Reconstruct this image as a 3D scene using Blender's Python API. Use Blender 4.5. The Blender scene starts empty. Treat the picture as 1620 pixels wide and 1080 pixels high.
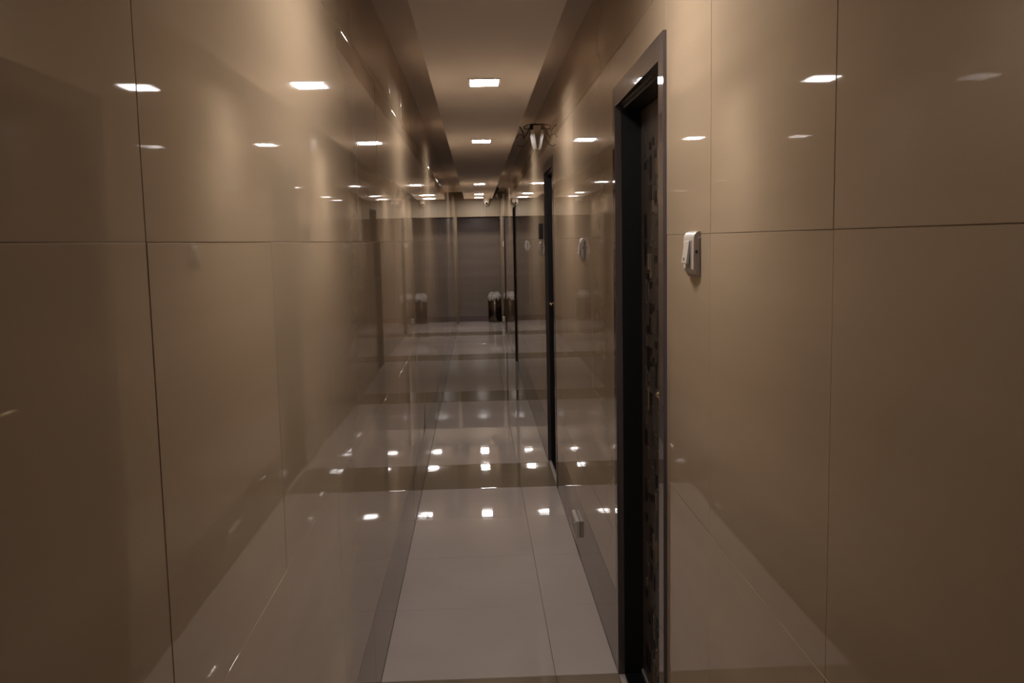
import bpy, bmesh, math, random
from mathutils import Vector, Matrix, Euler

random.seed(11)
S = bpy.context.scene
COL = S.collection

# ------------------------------------------------------------------ camera
YAW, PITCH, ROLL, FPX = 0.03721326, -0.11097528, 0.02011908, 1430.0
cy, sy, cp, sp = math.cos(YAW), math.sin(YAW), math.cos(PITCH), math.sin(PITCH)
fwd = Vector((sy * cp, cy * cp, sp))
rgt = Vector((cy, -sy, 0))
upv = rgt.cross(fwd)
r2 = rgt * math.cos(ROLL) - upv * math.sin(ROLL)
u2 = upv * math.cos(ROLL) + rgt * math.sin(ROLL)
cam_data = bpy.data.cameras.new('camera')
cam = bpy.data.objects.new('camera', cam_data)
COL.objects.link(cam)
m3 = Matrix((r2, u2, -fwd)).transposed()
cam.matrix_world = Matrix.Translation((0, 0, 1.5)) @ m3.to_4x4()
cam_data.sensor_width = 36.0
cam_data.lens = FPX / 1620 * 36.0
cam_data.clip_start = 0.02
S.camera = cam

# ------------------------------------------------------------------ world, exposure, light levels
world = bpy.data.worlds.new('world')
S.world = world
world.use_nodes = True
wb = world.node_tree.nodes['Background']
wb.inputs['Color'].default_value = (0.52, 0.50, 0.80, 1)      # dim cool light of the lobby behind the camera
wb.inputs['Strength'].default_value = 0.48
S.view_settings.view_transform = 'Standard'
S.view_settings.look = 'None'
S.view_settings.gamma = 1.0
S.view_settings.use_curve_mapping = False
S.view_settings.exposure = 0.0
LAMP_STRENGTH = 140.0
S.cycles.max_bounces = 16
S.cycles.glossy_bounces = 10
S.cycles.diffuse_bounces = 8

# ------------------------------------------------------------------ dimensions (metres, camera at x=0 y=0)
L, R = -0.364, 0.458            # corridor side walls
Y0, YL, YE = -2.6, 16.55, 17.05  # open near end, lintel, end wall
ZS, ZP = 2.39, 2.265            # slot ceiling, dropped panel
PL, PR = -0.198, 0.311          # panel edges
ZL = 1.945                      # lintel underside
SK = 0.28                       # skirting height
ROWS = [0.28, 0.903, 1.506, 2.091, 2.39]
DOORS = [(2.17, 3.02, 1.985), (5.34, 6.10, 1.995), (10.42, 11.25, 1.96), (14.2, 14.93, 1.945)]

# ------------------------------------------------------------------ materials
def mat(name, color, rough=0.5, metal=0.0, ior=1.5, emit=None, strength=0.0):
    m = bpy.data.materials.new(name)
    m.use_nodes = True
    b = m.node_tree.nodes['Principled BSDF']
    b.inputs['Base Color'].default_value = (*color, 1)
    b.inputs['Roughness'].default_value = rough
    b.inputs['Metallic'].default_value = metal
    b.inputs['IOR'].default_value = ior
    if emit:
        b.inputs['Emission Color'].default_value = (*emit, 1)
        b.inputs['Emission Strength'].default_value = strength
    return m

def textured(name, ca, cb, rough, scale, stretch, wave=0.0, ior=1.5, detail=5.0, wave_scale=5.0, wave_stretch=(1, 1, 0.12)):
    """two-tone streaky procedural stone, optional faint waviness of the polish"""
    m = mat(name, ca, rough, ior=ior)
    nt = m.node_tree
    b = nt.nodes['Principled BSDF']
    tc = nt.nodes.new('ShaderNodeTexCoord')
    mp = nt.nodes.new('ShaderNodeMapping')
    mp.inputs['Scale'].default_value = stretch
    nz = nt.nodes.new('ShaderNodeTexNoise')
    nz.inputs['Scale'].default_value = scale
    nz.inputs['Detail'].default_value = detail
    rp = nt.nodes.new('ShaderNodeValToRGB')
    rp.color_ramp.elements[0].position = 0.35
    rp.color_ramp.elements[1].position = 0.7
    rp.color_ramp.elements[0].color = (*ca, 1)
    rp.color_ramp.elements[1].color = (*cb, 1)
    nt.links.new(tc.outputs['Object'], mp.inputs['Vector'])
    nt.links.new(mp.outputs['Vector'], nz.inputs['Vector'])
    nt.links.new(nz.outputs['Fac'], rp.inputs['Fac'])
    nt.links.new(rp.outputs['Color'], b.inputs['Base Color'])
    if wave:
        n2 = nt.nodes.new('ShaderNodeTexNoise')
        n2.inputs['Scale'].default_value = wave_scale
        n2.inputs['Detail'].default_value = 1.0
        bp = nt.nodes.new('ShaderNodeBump')
        bp.inputs['Strength'].default_value = 1.0
        bp.inputs['Distance'].default_value = wave
        m2 = nt.nodes.new('ShaderNodeMapping')
        m2.inputs['Scale'].default_value = wave_stretch
        nt.links.new(tc.outputs['Object'], m2.inputs['Vector'])
        nt.links.new(m2.outputs['Vector'], n2.inputs['Vector'])
        nt.links.new(n2.outputs['Fac'], bp.inputs['Height'])
        nt.links.new(bp.outputs['Normal'], b.inputs['Normal'])
    return m

M = {}
M['wall'] = textured('polished_beige_tile', (0.395, 0.295, 0.195), (0.445, 0.335, 0.225), 0.025, 2.2, (0.35, 0.35, 3.0), 0.00012, ior=1.6)
M['skirt'] = textured('polished_brown_tile', (0.105, 0.070, 0.048), (0.13, 0.089, 0.062), 0.035, 3.0, (1, 1, 2), 0.00010)
M['floor'] = textured('polished_ivory_tile', (0.485, 0.417, 0.373), (0.525, 0.452, 0.408), 0.022, 2.0, (1, 1, 1), 0.00010, wave_scale=13, wave_stretch=(0.35, 1.5, 1))
M['floor_dark'] = textured('polished_olive_tile', (0.21, 0.165, 0.115), (0.24, 0.19, 0.135), 0.022, 2.0, (1, 1, 1), 0.00010, wave_scale=13, wave_stretch=(0.35, 1.5, 1))
M['floor_grout'] = mat('floor_grout', (0.10, 0.075, 0.055), 0.8)
M['grout'] = mat('brown_grout', (0.27, 0.21, 0.15), 0.8)
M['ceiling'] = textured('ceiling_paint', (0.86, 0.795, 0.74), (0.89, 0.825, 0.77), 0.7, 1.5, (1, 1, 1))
M['slot'] = textured('ceiling_paint_shaded', (0.68, 0.60, 0.53), (0.71, 0.63, 0.555), 0.7, 1.5, (1, 1, 1))  # same paint as the panel, the recess's shade put into its colour
M['endwall'] = textured('end_wall_tile_shaded', (0.15, 0.115, 0.08), (0.175, 0.135, 0.095), 0.12, 3.0, (0.4, 0.4, 3.0))  # tile colour darkened to carry the alcove's shade
M['lintel'] = textured('lintel_paint', (0.165, 0.125, 0.080), (0.185, 0.142, 0.092), 0.6, 2.0, (1, 1, 1))
M['lamp'] = mat('led_diffuser', (0.9, 0.9, 0.9), 0.4, emit=(1.0, 0.95, 0.92), strength=LAMP_STRENGTH)
M['lamp_frame'] = mat('lamp_frame_white', (0.75, 0.72, 0.68), 0.4)
M['arch'] = textured('architrave_dark_laminate', (0.068, 0.052, 0.046), (0.085, 0.066, 0.058), 0.03, 6.0, (8, 8, 0.6))
M['lining'] = mat('black_door_lining', (0.006, 0.005, 0.0045), 0.35)
M['leaf'] = textured('dark_brown_leaf', (0.070, 0.053, 0.041), (0.09, 0.068, 0.053), 0.3, 6.0, (6, 6, 0.6))
M['leaf_black'] = mat('leaf_inlay_black', (0.008, 0.006, 0.005), 0.35)
M['leaf_tan'] = mat('leaf_inlay_tan', (0.16, 0.12, 0.075), 0.3)
M['granite'] = mat('black_granite', (0.010, 0.010, 0.011), 0.2)
M['steel'] = mat('brushed_steel', (0.55, 0.50, 0.44), 0.25, metal=1.0)
M['dark_steel'] = mat('dark_bin_steel', (0.13, 0.105, 0.085), 0.22, metal=1.0)
M['brass'] = mat('handle_brass', (0.62, 0.50, 0.28), 0.25, metal=1.0)
M['plastic'] = mat('switch_plastic', (0.52, 0.465, 0.40), 0.3)
M['plastic_grey'] = mat('switch_box_grey', (0.30, 0.265, 0.25), 0.4)
M['rocker'] = mat('rocker_ivory', (0.56, 0.50, 0.425), 0.25)
M['black'] = mat('black_plastic', (0.012, 0.011, 0.011), 0.3)
M['lens'] = mat('lens_glass', (0.004, 0.004, 0.005), 0.05)
M['paper'] = textured('crumpled_liner', (0.30, 0.275, 0.26), (0.42, 0.39, 0.37), 0.6, 14.0, (1, 1, 1))
M['white_fit'] = mat('fitting_white', (0.62, 0.55, 0.46), 0.4)
M['cable'] = mat('dark_cable', (0.035, 0.024, 0.016), 0.5)

# ------------------------------------------------------------------ mesh helpers
def link(name, bm, mats, parent=None, smooth=False):
    me = bpy.data.meshes.new(name)
    bmesh.ops.recalc_face_normals(bm, faces=bm.faces)
    bm.to_mesh(me)
    bm.free()
    if not isinstance(mats, (list, tuple)):
        mats = [mats]
    for m in mats:
        me.materials.append(m)
    if smooth:
        for p in me.polygons:
            p.use_smooth = True
    o = bpy.data.objects.new(name, me)
    COL.objects.link(o)
    if parent:
        o.parent = parent
    return o

def box(bm, a, b, mi=0, bevel=0.0, seg=2):
    lo = Vector([min(a[i], b[i]) for i in range(3)])
    hi = Vector([max(a[i], b[i]) for i in range(3)])
    vs = [bm.verts.new((x, y, z)) for z in (lo.z, hi.z) for y in (lo.y, hi.y) for x in (lo.x, hi.x)]
    fs = [bm.faces.new([vs[i] for i in q]) for q in
          ((0, 2, 3, 1), (4, 5, 7, 6), (0, 1, 5, 4), (2, 6, 7, 3), (0, 4, 6, 2), (1, 3, 7, 5))]
    for f in fs:
        f.material_index = mi
    if bevel > 0:
        es = list({e for f in fs for e in f.edges})
        r = bmesh.ops.bevel(bm, geom=es, offset=bevel, segments=seg, profile=0.5, affect='EDGES')
        for f in r['faces']:
            f.material_index = mi
    return vs

def tube(bm, pts, rad, n=8, mi=0):
    """round tube along points (list of Vectors), radius or list of radii"""
    rings = []
    k = len(pts)
    ref = Vector((0.31, 0.22, 0.92)).normalized()
    for i, p in enumerate(pts):
        d = (pts[min(i + 1, k - 1)] - pts[max(i - 1, 0)]).normalized()
        a = d.cross(ref)
        if a.length < 1e-3:
            a = d.cross(Vector((1, 0, 0)))
        a.normalize()
        b = d.cross(a)
        r = rad[i] if isinstance(rad, (list, tuple)) else rad
        rings.append([bm.verts.new(p + (a * math.cos(t) + b * math.sin(t)) * r)
                      for t in [2 * math.pi * j / n for j in range(n)]])
    for i in range(k - 1):
        for j in range(n):
            f = bm.faces.new((rings[i][j], rings[i][(j + 1) % n], rings[i + 1][(j + 1) % n], rings[i + 1][j]))
            f.material_index = mi
    for ring in (rings[0], rings[-1]):
        f = bm.faces.new(ring)
        f.material_index = mi

def lathe(bm, prof, n=32, axis='Z', mi=0, cap=True):
    rings = []
    for r, h in prof:
        ring = []
        for j in range(n):
            t = 2 * math.pi * j / n
            c = (r * math.cos(t), r * math.sin(t))
            ring.append(bm.verts.new((c[0], c[1], h) if axis == 'Z' else (h, c[0], c[1])))
        rings.append(ring)
    for i in range(len(rings) - 1):
        for j in range(n):
            f = bm.faces.new((rings[i][j], rings[i][(j + 1) % n], rings[i + 1][(j + 1) % n], rings[i + 1][j]))
            f.material_index = mi
    if cap:
        for ring in (rings[0], rings[-1]):
            bm.faces.new(ring).material_index = mi

def smooth_path(pts, sub=6):
    """Catmull-Rom through points"""
    P = [Vector(p) for p in pts]
    P = [P[0] * 2 - P[1]] + P + [P[-1] * 2 - P[-2]]
    out = []
    for i in range(1, len(P) - 2):
        for s in range(sub):
            t = s / sub
            a, b, c, d = P[i - 1], P[i], P[i + 1], P[i + 2]
            out.append(0.5 * ((2 * b) + (c - a) * t + (2 * a - 5 * b + 4 * c - d) * t * t + (3 * b - a - 3 * c + d) * t ** 3))
    out.append(P[-2])
    return out

def empty(name, loc):
    o = bpy.data.objects.new(name, None)
    o.empty_display_size = 0.05
    COL.objects.link(o)
    o.location = loc
    return o

def tag(o, label=None, cat=None, group=None, kind=None):
    if label: o['label'] = label
    if cat: o['category'] = cat
    if group: o['group'] = group
    if kind: o['kind'] = kind
    return o

def struct(name, bm, mats, parent=None):
    o = link(name, bm, mats, parent)
    if not parent:
        o['kind'] = 'structure'
    return o

def copy_tree(o, parent=None):
    c = o.copy()
    COL.objects.link(c)
    c.parent = parent
    for ch in list(o.children):
        copy_tree(ch, c)
    return c

# ------------------------------------------------------------------ tiling
GAP, BEV = 0.0005, 0.0007

def tile(bm, P, u0, u1, v0, v1, mi=0, tilt=0.0010, lip=0.0015, bev=BEV):
    """one tile; P(u, v, h) maps tile plane coordinates and height above the bed to a point"""
    u0 += GAP; u1 -= GAP; v0 += GAP; v1 -= GAP
    if u1 - u0 < 0.004 or v1 - v0 < 0.004:
        return
    big = min(1.0, max(u1 - u0, v1 - v0) / 0.5)
    a, b = random.gauss(0, tilt) * big, random.gauss(0, tilt * 0.6) * big
    cu, cv = (u0 + u1) / 2, (v0 + v1) / 2
    def h(u, v): return lip + a * (u - cu) + b * (v - cv)
    def ring(d, dh):
        return [bm.verts.new(P(u, v, h(u, v) + dh)) for u, v in
                ((u0 + d, v0 + d), (u1 - d, v0 + d), (u1 - d, v1 - d), (u0 + d, v1 - d))]
    base = [bm.verts.new(P(u, v, 0.0)) for u, v in ((u0, v0), (u1, v0), (u1, v1), (u0, v1))]
    r0, r1, r2_ = ring(0, -bev * 0.7), ring(bev * 0.35, -bev * 0.22), ring(bev, 0)
    for A, B in ((base, r0), (r0, r1), (r1, r2_)):
        for j in range(4):
            bm.faces.new((A[j], A[(j + 1) % 4], B[(j + 1) % 4], B[j])).material_index = mi
    bm.faces.new(r2_).material_index = mi

def joints(start, step, lo, hi):
    k = math.ceil((lo - start) / step - 1e-6)
    out = [lo]
    while start + k * step < hi - 1e-4:
        if start + k * step > lo + 1e-4:
            out.append(start + k * step)
        k += 1
    return out + [hi]

def cut(u0, u1, v0, v1, holes):
    """rectangle minus holes that start at or below its bottom edge"""
    rects = [(u0, u1, v0, v1)]
    for (a, b, top) in holes:
        new = []
        for (p, q, r, s) in rects:
            if b <= p or a >= q or top <= r:
                new.append((p, q, r, s)); continue
            if a > p: new.append((p, a, r, s))
            if b < q: new.append((b, q, r, s))
            if top < s: new.append((max(a, p), min(b, q), top, s))
        rects = new
    return rects

HOLES = [(a + 0.004, b - 0.004, t - 0.004) for a, b, t in DOORS]
BED = 0.0015                                   # bed of the tiles lies this far behind the finished face

# floor
bm = bmesh.new()
FJ = joints(2.98, 0.605, Y0, YE)
for i in range(len(FJ) - 1):
    k = round((0.5 * (FJ[i] + FJ[i + 1]) - 2.98) / 0.605 - 0.5)
    dark = (k % 5 == 4)
    for x0, x1 in ((L, 0.24), (0.24, R)):
        tile(bm, lambda u, v, h: (u, v, h - BED), x0, x1, FJ[i], FJ[i + 1], 1 if dark else 0, tilt=0.0007, bev=0.0024)
box(bm, (L - 0.12, Y0, -0.06), (R + 0.16, YE + 0.12, -BED), 2)
for a, b, t in DOORS:
    box(bm, (R + 0.0005, a, -BED), (R + 0.02, b, 0.0), 0)
struct('floor', bm, [M['floor'], M['floor_dark'], M['floor_grout']])

# left wall
bm = bmesh.new()
WJ = joints(1.02, 0.612, Y0, YE)
for r in range(len(ROWS) - 1):
    for i in range(len(WJ) - 1):
        tile(bm, lambda u, v, h: (L - BED + h, u, v), WJ[i], WJ[i + 1], ROWS[r], ROWS[r + 1], 0)
box(bm, (L - 0.12, Y0, 0), (L - BED + 0.0007, YE + 0.12, ZS), 1)
struct('wall_left', bm, [M['wall'], M['grout']])

bm = bmesh.new()
for i in range(len(WJ) - 1):
    tile(bm, lambda u, v, h: (L - BED + h, u, v), WJ[i], WJ[i + 1], 0.0, SK, 0, tilt=0.001)
struct('baseboard_left', bm, M['skirt'])

# right wall with the door openings
bm = bmesh.new()
RJ = joints(1.15, 0.614, Y0, YE)
for r in range(len(ROWS) - 1):
    for i in range(len(RJ) - 1):
        for (p, q, s, t) in cut(RJ[i], RJ[i + 1], ROWS[r], ROWS[r + 1], HOLES):
            tile(bm, lambda u, v, h: (R + BED - h, u, v), p, q, s, t, 0)
edges = [Y0] + [e for a, b, t in DOORS for e in (a + 0.004, b - 0.004)] + [YE + 0.12]
for i in range(0, len(edges), 2):
    box(bm, (R + BED - 0.0007, edges[i], 0), (R + 0.16, edges[i + 1], ZS), 1)
for a, b, t in DOORS:
    box(bm, (R + BED - 0.0007, a + 0.004, t - 0.004), (R + 0.16, b - 0.004, ZS), 1)
struct('wall_right', bm, [M['wall'], M['grout']])

bm = bmesh.new()
for i in range(len(RJ) - 1):
    for (p, q, s, t) in cut(RJ[i], RJ[i + 1], 0.0, SK, HOLES):
        tile(bm, lambda u, v, h: (R + BED - h, u, v), p, q, s, t, 0, tilt=0.001)
struct('baseboard_right', bm, M['skirt'])

# end wall, its skirting
bm = bmesh.new()
box(bm, (L, YE + BED, 0), (R, YE + 0.12, ZS), 1)
for z0, z1 in ((0.10, 0.48), (0.48, 0.885), (0.885, 1.488), (1.488, ZL)):
    for x0, x1 in ((L, -0.02), (-0.02, R)):
        tile(bm, lambda u, v, h: (u, YE + BED - h, v), x0, x1, z0, z1, 0)
struct('wall_end', bm, [M['endwall'], M['grout']])
bm = bmesh.new()
tile(bm, lambda u, v, h: (u, YE + BED - h, v), L, R, 0.0, 0.10, 0, tilt=0)
struct('baseboard_end', bm, M['skirt'])

# lintel over the alcove at the end of the corridor, with its slim corner strips
bm = bmesh.new()
box(bm, (L + 0.0005, YL, ZL), (R - 0.0005, YE - 0.001, ZS), 0)
struct('trim_1', bm, M['lintel'])
bm = bmesh.new()
box(bm, (L + 0.0005, YL, 0.001), (L + 0.024, YL + 0.03, ZL), 0, 0.003)
struct('trim_2', bm, M['lintel'])
bm = bmesh.new()
box(bm, (R - 0.016, YL, 0.001), (R - 0.0005, YL + 0.03, ZL), 0, 0.003)
struct('trim_3', bm, M['lintel'])

# ceiling: slab with a recessed slot along each wall, dropped centre panel
bm = bmesh.new()
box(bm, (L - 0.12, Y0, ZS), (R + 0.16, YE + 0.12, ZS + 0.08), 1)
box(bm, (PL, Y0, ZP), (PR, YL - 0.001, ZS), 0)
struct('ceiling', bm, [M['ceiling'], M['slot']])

# ------------------------------------------------------------------ doors
def make_door(n, a, b, top, handle_far=True):
    w = b - a
    root = empty('door_%d' % n, (R, a, 0))
    root['kind'] = 'structure'
    aw, pr = 0.062, 0.001
    # architrave: head and two legs on the wall face
    bm = bmesh.new()
    box(bm, (-pr, 0, 0.001), (0.022, aw, top), 0, 0.002)
    box(bm, (-pr, w - aw * 0.8, 0.001), (0.022, w, top), 0, 0.002)
    box(bm, (-pr, aw, top - aw), (0.022, w - aw * 0.8, top), 0, 0.002)
    for v in bm.verts:                       # the frame stands a little proud towards its near edge
        if v.co.x < 0.0:
            v.co.x -= (w - v.co.y) * (0.002 if handle_far else 0.009)
    link('architrave', bm, M['arch'], root)
    # lining of the reveal
    bm = bmesh.new()
    box(bm, (0.022, 0.005, 0.001), (0.15, aw + 0.004, top - 0.006))
    box(bm, (0.022, w - aw * 0.8 - 0.006, 0.001), (0.15, w - 0.005, top - 0.006))
    box(bm, (0.022, aw + 0.004, top - aw - 0.012), (0.15, w - aw * 0.8 - 0.006, top - 0.006))
    link('door_lining', bm, M['lining'], root)
    # threshold
    bm = bmesh.new()
    box(bm, (0.0205, aw + 0.005, 0.0005), (0.15, w - aw * 0.8 - 0.007, 0.006), 0, 0.001)
    link('threshold', bm, M['granite'], root)
    # leaf with its mosaic of inlaid strips
    y0, y1, z0, z1 = aw + 0.006, w - aw * 0.8 - 0.008, 0.012, top - aw - 0.015
    xf = 0.084
    bm = bmesh.new()
    box(bm, (xf, y0, z0), (xf + 0.036, y1, z1), 0, 0.001)
    rnd = random.Random(5)
    cw = 0.040
    ny = int((y1 - y0 - 0.06) / cw)
    for c in range(ny):
        z = z0 + 0.06
        while z < z1 - 0.12:
            h = rnd.choice((0.022, 0.034, 0.05, 0.075))
            p = rnd.random()
            if p < 0.34:
                box(bm, (xf - 0.0025, y0 + 0.03 + c * cw + 0.002, z), (xf, y0 + 0.03 + c * cw + cw - 0.004, z + h), 1)
            elif p < 0.42:
                box(bm, (xf - 0.004, y0 + 0.03 + c * cw + 0.004, z), (xf, y0 + 0.03 + c * cw + cw * 0.55, z + h), 2)
            elif p < 0.62:
                box(bm, (xf - 0.0035, y0 + 0.03 + c * cw + 0.003, z), (xf, y0 + 0.03 + c * cw + cw - 0.003, z + h), 0)
            z += h + rnd.choice((0.012, 0.02, 0.045))
    link('door_leaf', bm, [M['leaf'], M['leaf_black'], M['leaf_tan']], root)
    # aluminium sweep along the foot of the leaf
    bm = bmesh.new()
    box(bm, (xf - 0.006, y0, 0.0075), (xf - 0.0005, y1, 0.022), 0, 0.001)
    link('door_sweep', bm, M['plastic_grey'], root)
    # lever handle
    hy = (y1 - 0.05) if handle_far else (y0 + 0.05)
    s = -1 if handle_far else 1
    hz = 1.08
    bm = bmesh.new()
    box(bm, (xf - 0.010, hy - 0.02, hz - 0.10), (xf - 0.004, hy + 0.02, hz + 0.07), 0, 0.003)
    tube(bm, smooth_path([(xf - 0.008, hy, hz), (xf - 0.05, hy, hz), (xf - 0.06, hy + s * 0.015, hz),
                          (xf - 0.06, hy + s * 0.06, hz + 0.002), (xf - 0.058, hy + s * 0.11, hz - 0.002)], 5), 0.009, 10)
    link('door_handle', bm, M['brass'], root, smooth=True)
    return root

for i, (a, b, t) in enumerate(DOORS):
    make_door(i + 1, a, b, t, handle_far=(i != 0))

# ------------------------------------------------------------------ ceiling lamps
def make_lamp():
    root = empty('ceiling_lamp', (0.055, 0, ZP))
    hw, hl = 0.067, 0.086
    bm = bmesh.new()
    for a, b in (((-hw - 0.012, -hl - 0.012), (hw + 0.012, -hl)), ((-hw - 0.012, hl), (hw + 0.012, hl + 0.012)),
                 ((-hw - 0.012, -hl), (-hw, hl)), ((hw, -hl), (hw + 0.012, hl))):
        box(bm, (a[0], a[1], -0.006), (b[0], b[1], 0.0), 0, 0.0015)
    link('lamp_frame', bm, M['lamp_frame'], root)
    bm = bmesh.new()
    box(bm, (-hw, -hl, -0.007), (hw, hl, -0.0005), 0, 0.002)
    link('lamp_diffuser', bm, M['lamp'], root)
    return root

lamp0 = make_lamp()
LAMPS = [(1.93, 'rectangular white ceiling lamp nearest the camera, above the light switch by the first door'),
         (4.48, 'largest lit ceiling lamp in view, past the first door frame'),
         (7.05, 'second lit ceiling lamp in view, beside the hanging cables over the second door'),
         (12.25, 'third lit ceiling lamp in view, first of the three close together far down the corridor'),
         (14.85, 'fourth lit ceiling lamp in view, middle of the far three'),
         (16.02, 'farthest lit ceiling lamp, right in front of the lintel beside the security camera')]
for i, (y, lab) in enumerate(LAMPS):
    o = lamp0 if i == 0 else copy_tree(lamp0)
    o.location = (0.055 + 0.001 * y * 0.6, y, ZP)
    tag(o, lab, 'ceiling lamp', 'lamps along the corridor ceiling')

# ------------------------------------------------------------------ switches on the right wall
def make_switch():
    """surface box; local x points out of the wall (towards -X of the world), y along the wall, z up"""
    root = empty('light_switch', (0, 0, 0))
    w, h, d = 0.090, 0.088, 0.015
    bm = bmesh.new()
    # side profile with a rounded top front edge, extruded along the wall
    prof = [(0, -h / 2), (-d * 0.6, -h / 2), (-d, -h / 2 + 0.010)]
    for k in range(6):
        t = math.pi / 2 * k / 5
        prof.append((-d + 0.012 - 0.012 * math.cos(t), h / 2 - 0.016 + 0.016 * math.sin(t)))
    prof.append((0, h / 2))
    for s in (0,):
        A = [bm.verts.new((p[0], -w / 2, p[1])) for p in prof]
        B = [bm.verts.new((p[0], w / 2, p[1])) for p in prof]
        n = len(prof)
        for j in range(n):
            bm.faces.new((A[j], A[(j + 1) % n], B[(j + 1) % n], B[j]))
        bm.faces.new(A); bm.faces.new(B)
    link('switch_box', bm, M['plastic'], root)
    bm = bmesh.new()
    box(bm, (-0.007, -w / 2 - 0.003, -h / 2 - 0.006), (0.0, w / 2 + 0.003, h / 2 - 0.012), 0, 0.002)
    link('back_plate', bm, M['plastic_grey'], root)
    # module surround
    bm = bmesh.new()
    box(bm, (-d - 0.0012, -0.028, -0.034), (-d + 0.002, 0.028, 0.026), 0, 0.001)
    link('switch_module', bm, M['plastic_grey'], root)
    # tilted rocker
    bm = bmesh.new()
    v = box(bm, (-d - 0.006, -0.021, -0.024), (-d + 0.001, 0.021, 0.024), 0, 0.0015)
    bmesh.ops.rotate(bm, verts=bm.verts, cent=(-d, 0, 0.012), matrix=Matrix.Rotation(math.radians(8), 3, 'Y'))
    rk = link('rocker', bm, M['rocker'], root)
    bm = bmesh.new()
    box(bm, (-d - 0.0105, -0.003, -0.0165), (-d - 0.0085, 0.003, -0.0105), 0)
    link('indicator_dot', bm, M['black'], rk)
    bm = bmesh.new()
    tube(bm, [Vector((-d * 0.55, -w / 2 - 0.0012, 0.002)), Vector((-d * 0.55, -w / 2 + 0.004, 0.002))], 0.0035, 10)
    link('side_screw', bm, M['black'], root)
    return root

sw0 = make_switch()
SW = [(1.885, 1.468, 'white surface-mounted light switch on the right wall, nearest one, before the first door'),
      (3.86, 1.462, 'grey-white light switch on the right wall between the first and second doors'),
      (8.17, 1.455, 'small light switch on the right wall between the second and third doors'),
      (15.1, 1.450, 'tiny far light switch on the right wall just past the last door')]
for i, (y, z, lab) in enumerate(SW):
    o = sw0 if i == 0 else copy_tree(sw0)
    o.location = (R + 0.0005, y, z)
    tag(o, lab, 'light switch', 'light switches along the right wall')

# bell switch and black card reader past the second door
o = copy_tree(sw0)
o.name = 'bell_switch'
o.location = (R + 0.0005, 6.36, 1.445)
tag(o, 'pale bell switch under the black panel at the far side of the second door', 'bell switch')

t = empty('room_sign', (R + 0.0005, 6.30, 1.56))
bm = bmesh.new()
box(bm, (-0.022, -0.045, -0.055), (0, 0.045, 0.055), 0, 0.004)
link('sign_plate', bm, M['black'], t)
bm = bmesh.new()
box(bm, (-0.0235, -0.030, -0.036), (-0.0215, 0.030, 0.036), 0, 0.0005)
link('face_panel', bm, M['lens'], t)
tag(t, 'small black wall panel above the bell switch past the second door', 'wall panel')

# ------------------------------------------------------------------ sockets low on the right wall
def make_socket():
    root = empty('wall_socket', (0, 0, 0))
    bm = bmesh.new()
    box(bm, (-0.020, -0.095, -0.040), (0, 0.095, 0.040), 0, 0.004)
    link('socket_box', bm, M['plastic'], root)
    bm = bmesh.new()
    box(bm, (-0.022, -0.075, -0.028), (-0.0195, 0.075, 0.028), 0, 0.001)
    fp = link('face_plate', bm, M['plastic_grey'], root)
    bm = bmesh.new()
    for (y, z) in ((0.032, 0.012), (0.022, -0.010), (0.042, -0.010)):
        tube(bm, [Vector((-0.0227, y, z)), Vector((-0.0210, y, z))], 0.0042, 12)
    link('pin_holes', bm, M['black'], fp)
    bm = bmesh.new()
    box(bm, (-0.025, -0.050, -0.016), (-0.0215, -0.022, 0.016), 0, 0.001)
    link('socket_rocker', bm, M['rocker'], fp)
    return root

so0 = make_socket()
for i, (y, z, lab) in enumerate([(4.23, 0.137, 'pale wall socket on the brown skirting between the first and second doors'),
                                 (16.02, 0.122, 'far pale wall socket on the right skirting beside the waste bin')]):
    o = so0 if i == 0 else copy_tree(so0)
    o.location = (R + 0.0005, y, z)
    tag(o, lab, 'socket', 'wall sockets on the right skirting')

# ------------------------------------------------------------------ waste bin
BX, BY = 0.318, 16.88
t = empty('waste_bin', (BX, BY, 0))
bm = bmesh.new()
lathe(bm, [(0.100, 0.004), (0.118, 0.004), (0.120, 0.012), (0.120, 0.47), (0.116, 0.475), (0.114, 0.47), (0.112, 0.03), (0.10, 0.02)], 48)
link('bin_body', bm, M['dark_steel'], t, smooth=False)
for p in t.children[0].data.polygons:
    p.use_smooth = True
bm = bmesh.new()
lathe(bm, [(0.117, 0.0005), (0.1225, 0.0005), (0.1225, 0.016), (0.117, 0.016)], 48)
link('bin_base_ring', bm, M['black'], t)
bm = bmesh.new()
rnd = random.Random(3)
NR, NT = 9, 40
rings = []
for i in range(NR):                       # crumpled liner: folded over the rim, heaped inside
    s = i / (NR - 1)
    ring = []
    for j in range(NT):
        a = 2 * math.pi * j / NT
        if i == 0:
            r, z = 0.1245 + rnd.uniform(0, 0.008), 0.452 - rnd.random() ** 2 * 0.06
        elif i == 1:
            r, z = 0.127 + rnd.uniform(0, 0.008), 0.476 + rnd.uniform(-0.004, 0.012)
        else:
            r = 0.124 * (1 - (i - 1) / (NR - 2.0)) + rnd.uniform(-0.008, 0.008) + 0.004
            z = 0.488 + 0.05 * math.sin((i - 1) / (NR - 2.0) * math.pi * 0.75) + rnd.uniform(-0.032, 0.034)
        ring.append(bm.verts.new((r * math.cos(a), r * math.sin(a), z)))
    rings.append(ring)
for i in range(NR - 1):
    for j in range(NT):
        bm.faces.new((rings[i][j], rings[i][(j + 1) % NT], rings[i + 1][(j + 1) % NT], rings[i + 1][j]))
bm.faces.new(rings[-1])
lin = link('bin_liner', bm, M['paper'], t)
lin['label'] = 'crumpled white liner'
tag(t, 'dark steel cylindrical waste bin with crumpled white liner, at the far right corner', 'waste bin')

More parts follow.
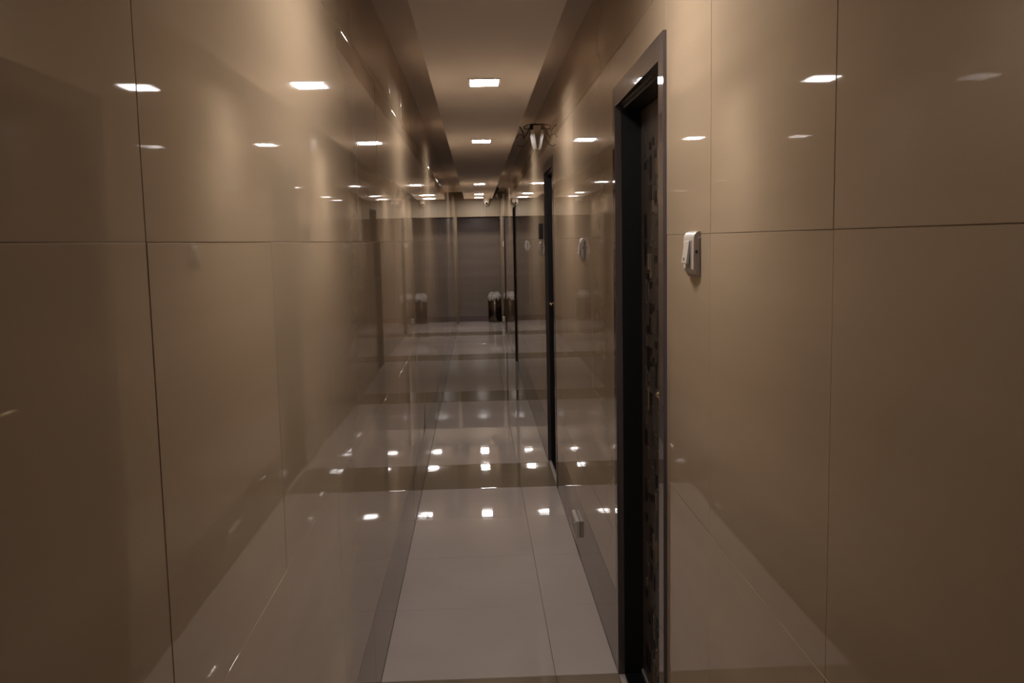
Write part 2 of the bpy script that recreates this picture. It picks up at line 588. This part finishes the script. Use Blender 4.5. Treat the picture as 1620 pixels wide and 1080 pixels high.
# ------------------------------------------------------------------ security camera under the end of the ceiling
CX, CY = 0.205, YL - 0.075
t = empty('security_camera', (CX, CY, ZP))
bm = bmesh.new()
lathe(bm, [(0.060, 0.0), (0.060, -0.018), (0.054, -0.026), (0.046, -0.030)], 32)
link('mount_base', bm, M['white_fit'], t, smooth=True)
bm = bmesh.new()
lathe(bm, [(0.050, -0.0305), (0.047, -0.06), (0.040, -0.085), (0.030, -0.105), (0.016, -0.118), (0.004, -0.122)], 32)
hd = link('camera_head', bm, M['white_fit'], t, smooth=True)
bm = bmesh.new()
d = Vector((0, -0.80, -0.60))
tube(bm, [Vector((0, -0.020, -0.078)), Vector((0, -0.020, -0.078)) + d * 0.030], 0.019, 20)
link('camera_lens', bm, M['lens'], hd)
bm = bmesh.new()
tube(bm, smooth_path([(-0.045, 0.02, -0.02), (-0.075, 0.03, -0.06), (-0.09, 0.066, -0.16), (-0.095, 0.066, -0.24),
                      (-0.085, 0.066, -0.305)], 6), 0.004, 8)
tube(bm, smooth_path([(-0.02, 0.045, -0.03), (-0.028, 0.066, -0.10), (-0.035, 0.066, -0.2), (-0.03, 0.066, -0.305)], 6), 0.004, 8)
link('camera_cable', bm, M['plastic_grey'], t)
tag(t, 'white dome security camera with black lens under the far end of the ceiling panel', 'security camera')

# ------------------------------------------------------------------ white wall fitting with loose cables, in the right slot
FX, FY = R, 6.62
t = empty('cable_fitting', (FX, FY, 2.26))
# tapered white shell standing off the wall: its broad face slants out from the wall, the foot tapers in
bm = bmesh.new()
prev = None
for (xo, xi, hy_, z) in ((-0.046, -0.020, 0.050, 0.030), (-0.050, -0.019, 0.060, 0.020), (-0.046, -0.015, 0.060, -0.02),
                         (-0.038, -0.009, 0.055, -0.065), (-0.030, -0.004, 0.048, -0.098), (-0.022, -0.001, 0.030, -0.110)):
    ring = [bm.verts.new(p) for p in ((xi, -hy_, z), (xi * 0.8 + xo * 0.2, -hy_, z), ((xi + xo) / 2, -hy_ * 0.25, z),
                                      (xo, hy_ * 0.85, z), (xo, hy_, z), (xi, hy_, z))]
    if prev:
        for k in range(6):
            bm.faces.new((prev[k], prev[(k + 1) % 6], ring[(k + 1) % 6], ring[k]))
    else:
        bm.faces.new(ring)
    prev = ring
bm.faces.new(prev)
link('fitting_shell', bm, M['white_fit'], t)
bm = bmesh.new()
box(bm, (-0.052, -0.016, 0.030), (-0.030, 0.016, 0.070), 0, 0.004)
box(bm, (-0.044, -0.012, 0.060), (0, 0.012, 0.072), 0, 0.003)
link('fitting_bracket', bm, M['black'], t)
for pts, r in (([(-0.045, 0, 0.068), (-0.07, -0.02, 0.062), (-0.098, -0.02, 0.047), (-0.085, -0.01, 0.035), (-0.048, 0, 0.034)], 0.003),
               ([(-0.05, 0, 0.05), (-0.07, 0.02, 0.01), (-0.10, 0.02, -0.03), (-0.098, 0.02, 0.0), (-0.12, 0.0, 0.045), (-0.15, -0.01, 0.065)], 0.004),
               ([(-0.05, 0.01, 0.02), (-0.055, 0.01, -0.02), (-0.075, 0.02, -0.06), (-0.11, 0.02, -0.085), (-0.14, 0.03, -0.075)], 0.003),
               ([(-0.098, 0.02, -0.01), (-0.13, 0.02, 0.0), (-0.15, 0.02, -0.025)], 0.003)):
    bm = bmesh.new()
    tube(bm, smooth_path(pts, 6), r, 8)
    link('loose_cable', bm, M['cable'], t, smooth=True)
tag(t, 'white tapered fitting with loose dark cables high on the right wall past the second door', 'cable fitting')

# loose cables in the right ceiling slot near the far end
bm = bmesh.new()
rnd = random.Random(8)
for k in range(9):
    y = 14.6 + k * 0.2
    x = 0.345 + rnd.random() * 0.085
    tube(bm, smooth_path([(x, y, ZS - 0.002), (x + 0.02, y + 0.05, ZS - 0.05), (x - 0.015, y + 0.12, ZS - 0.13 - rnd.random() * 0.05),
                          (x + 0.01, y + 0.3, ZS - 0.06), (x, y + 0.42, ZS - 0.002)], 5), 0.006, 6)
tag(link('cable_bundle', bm, M['cable']), 'tangle of dark cables in the right ceiling slot near the far end', 'cables')
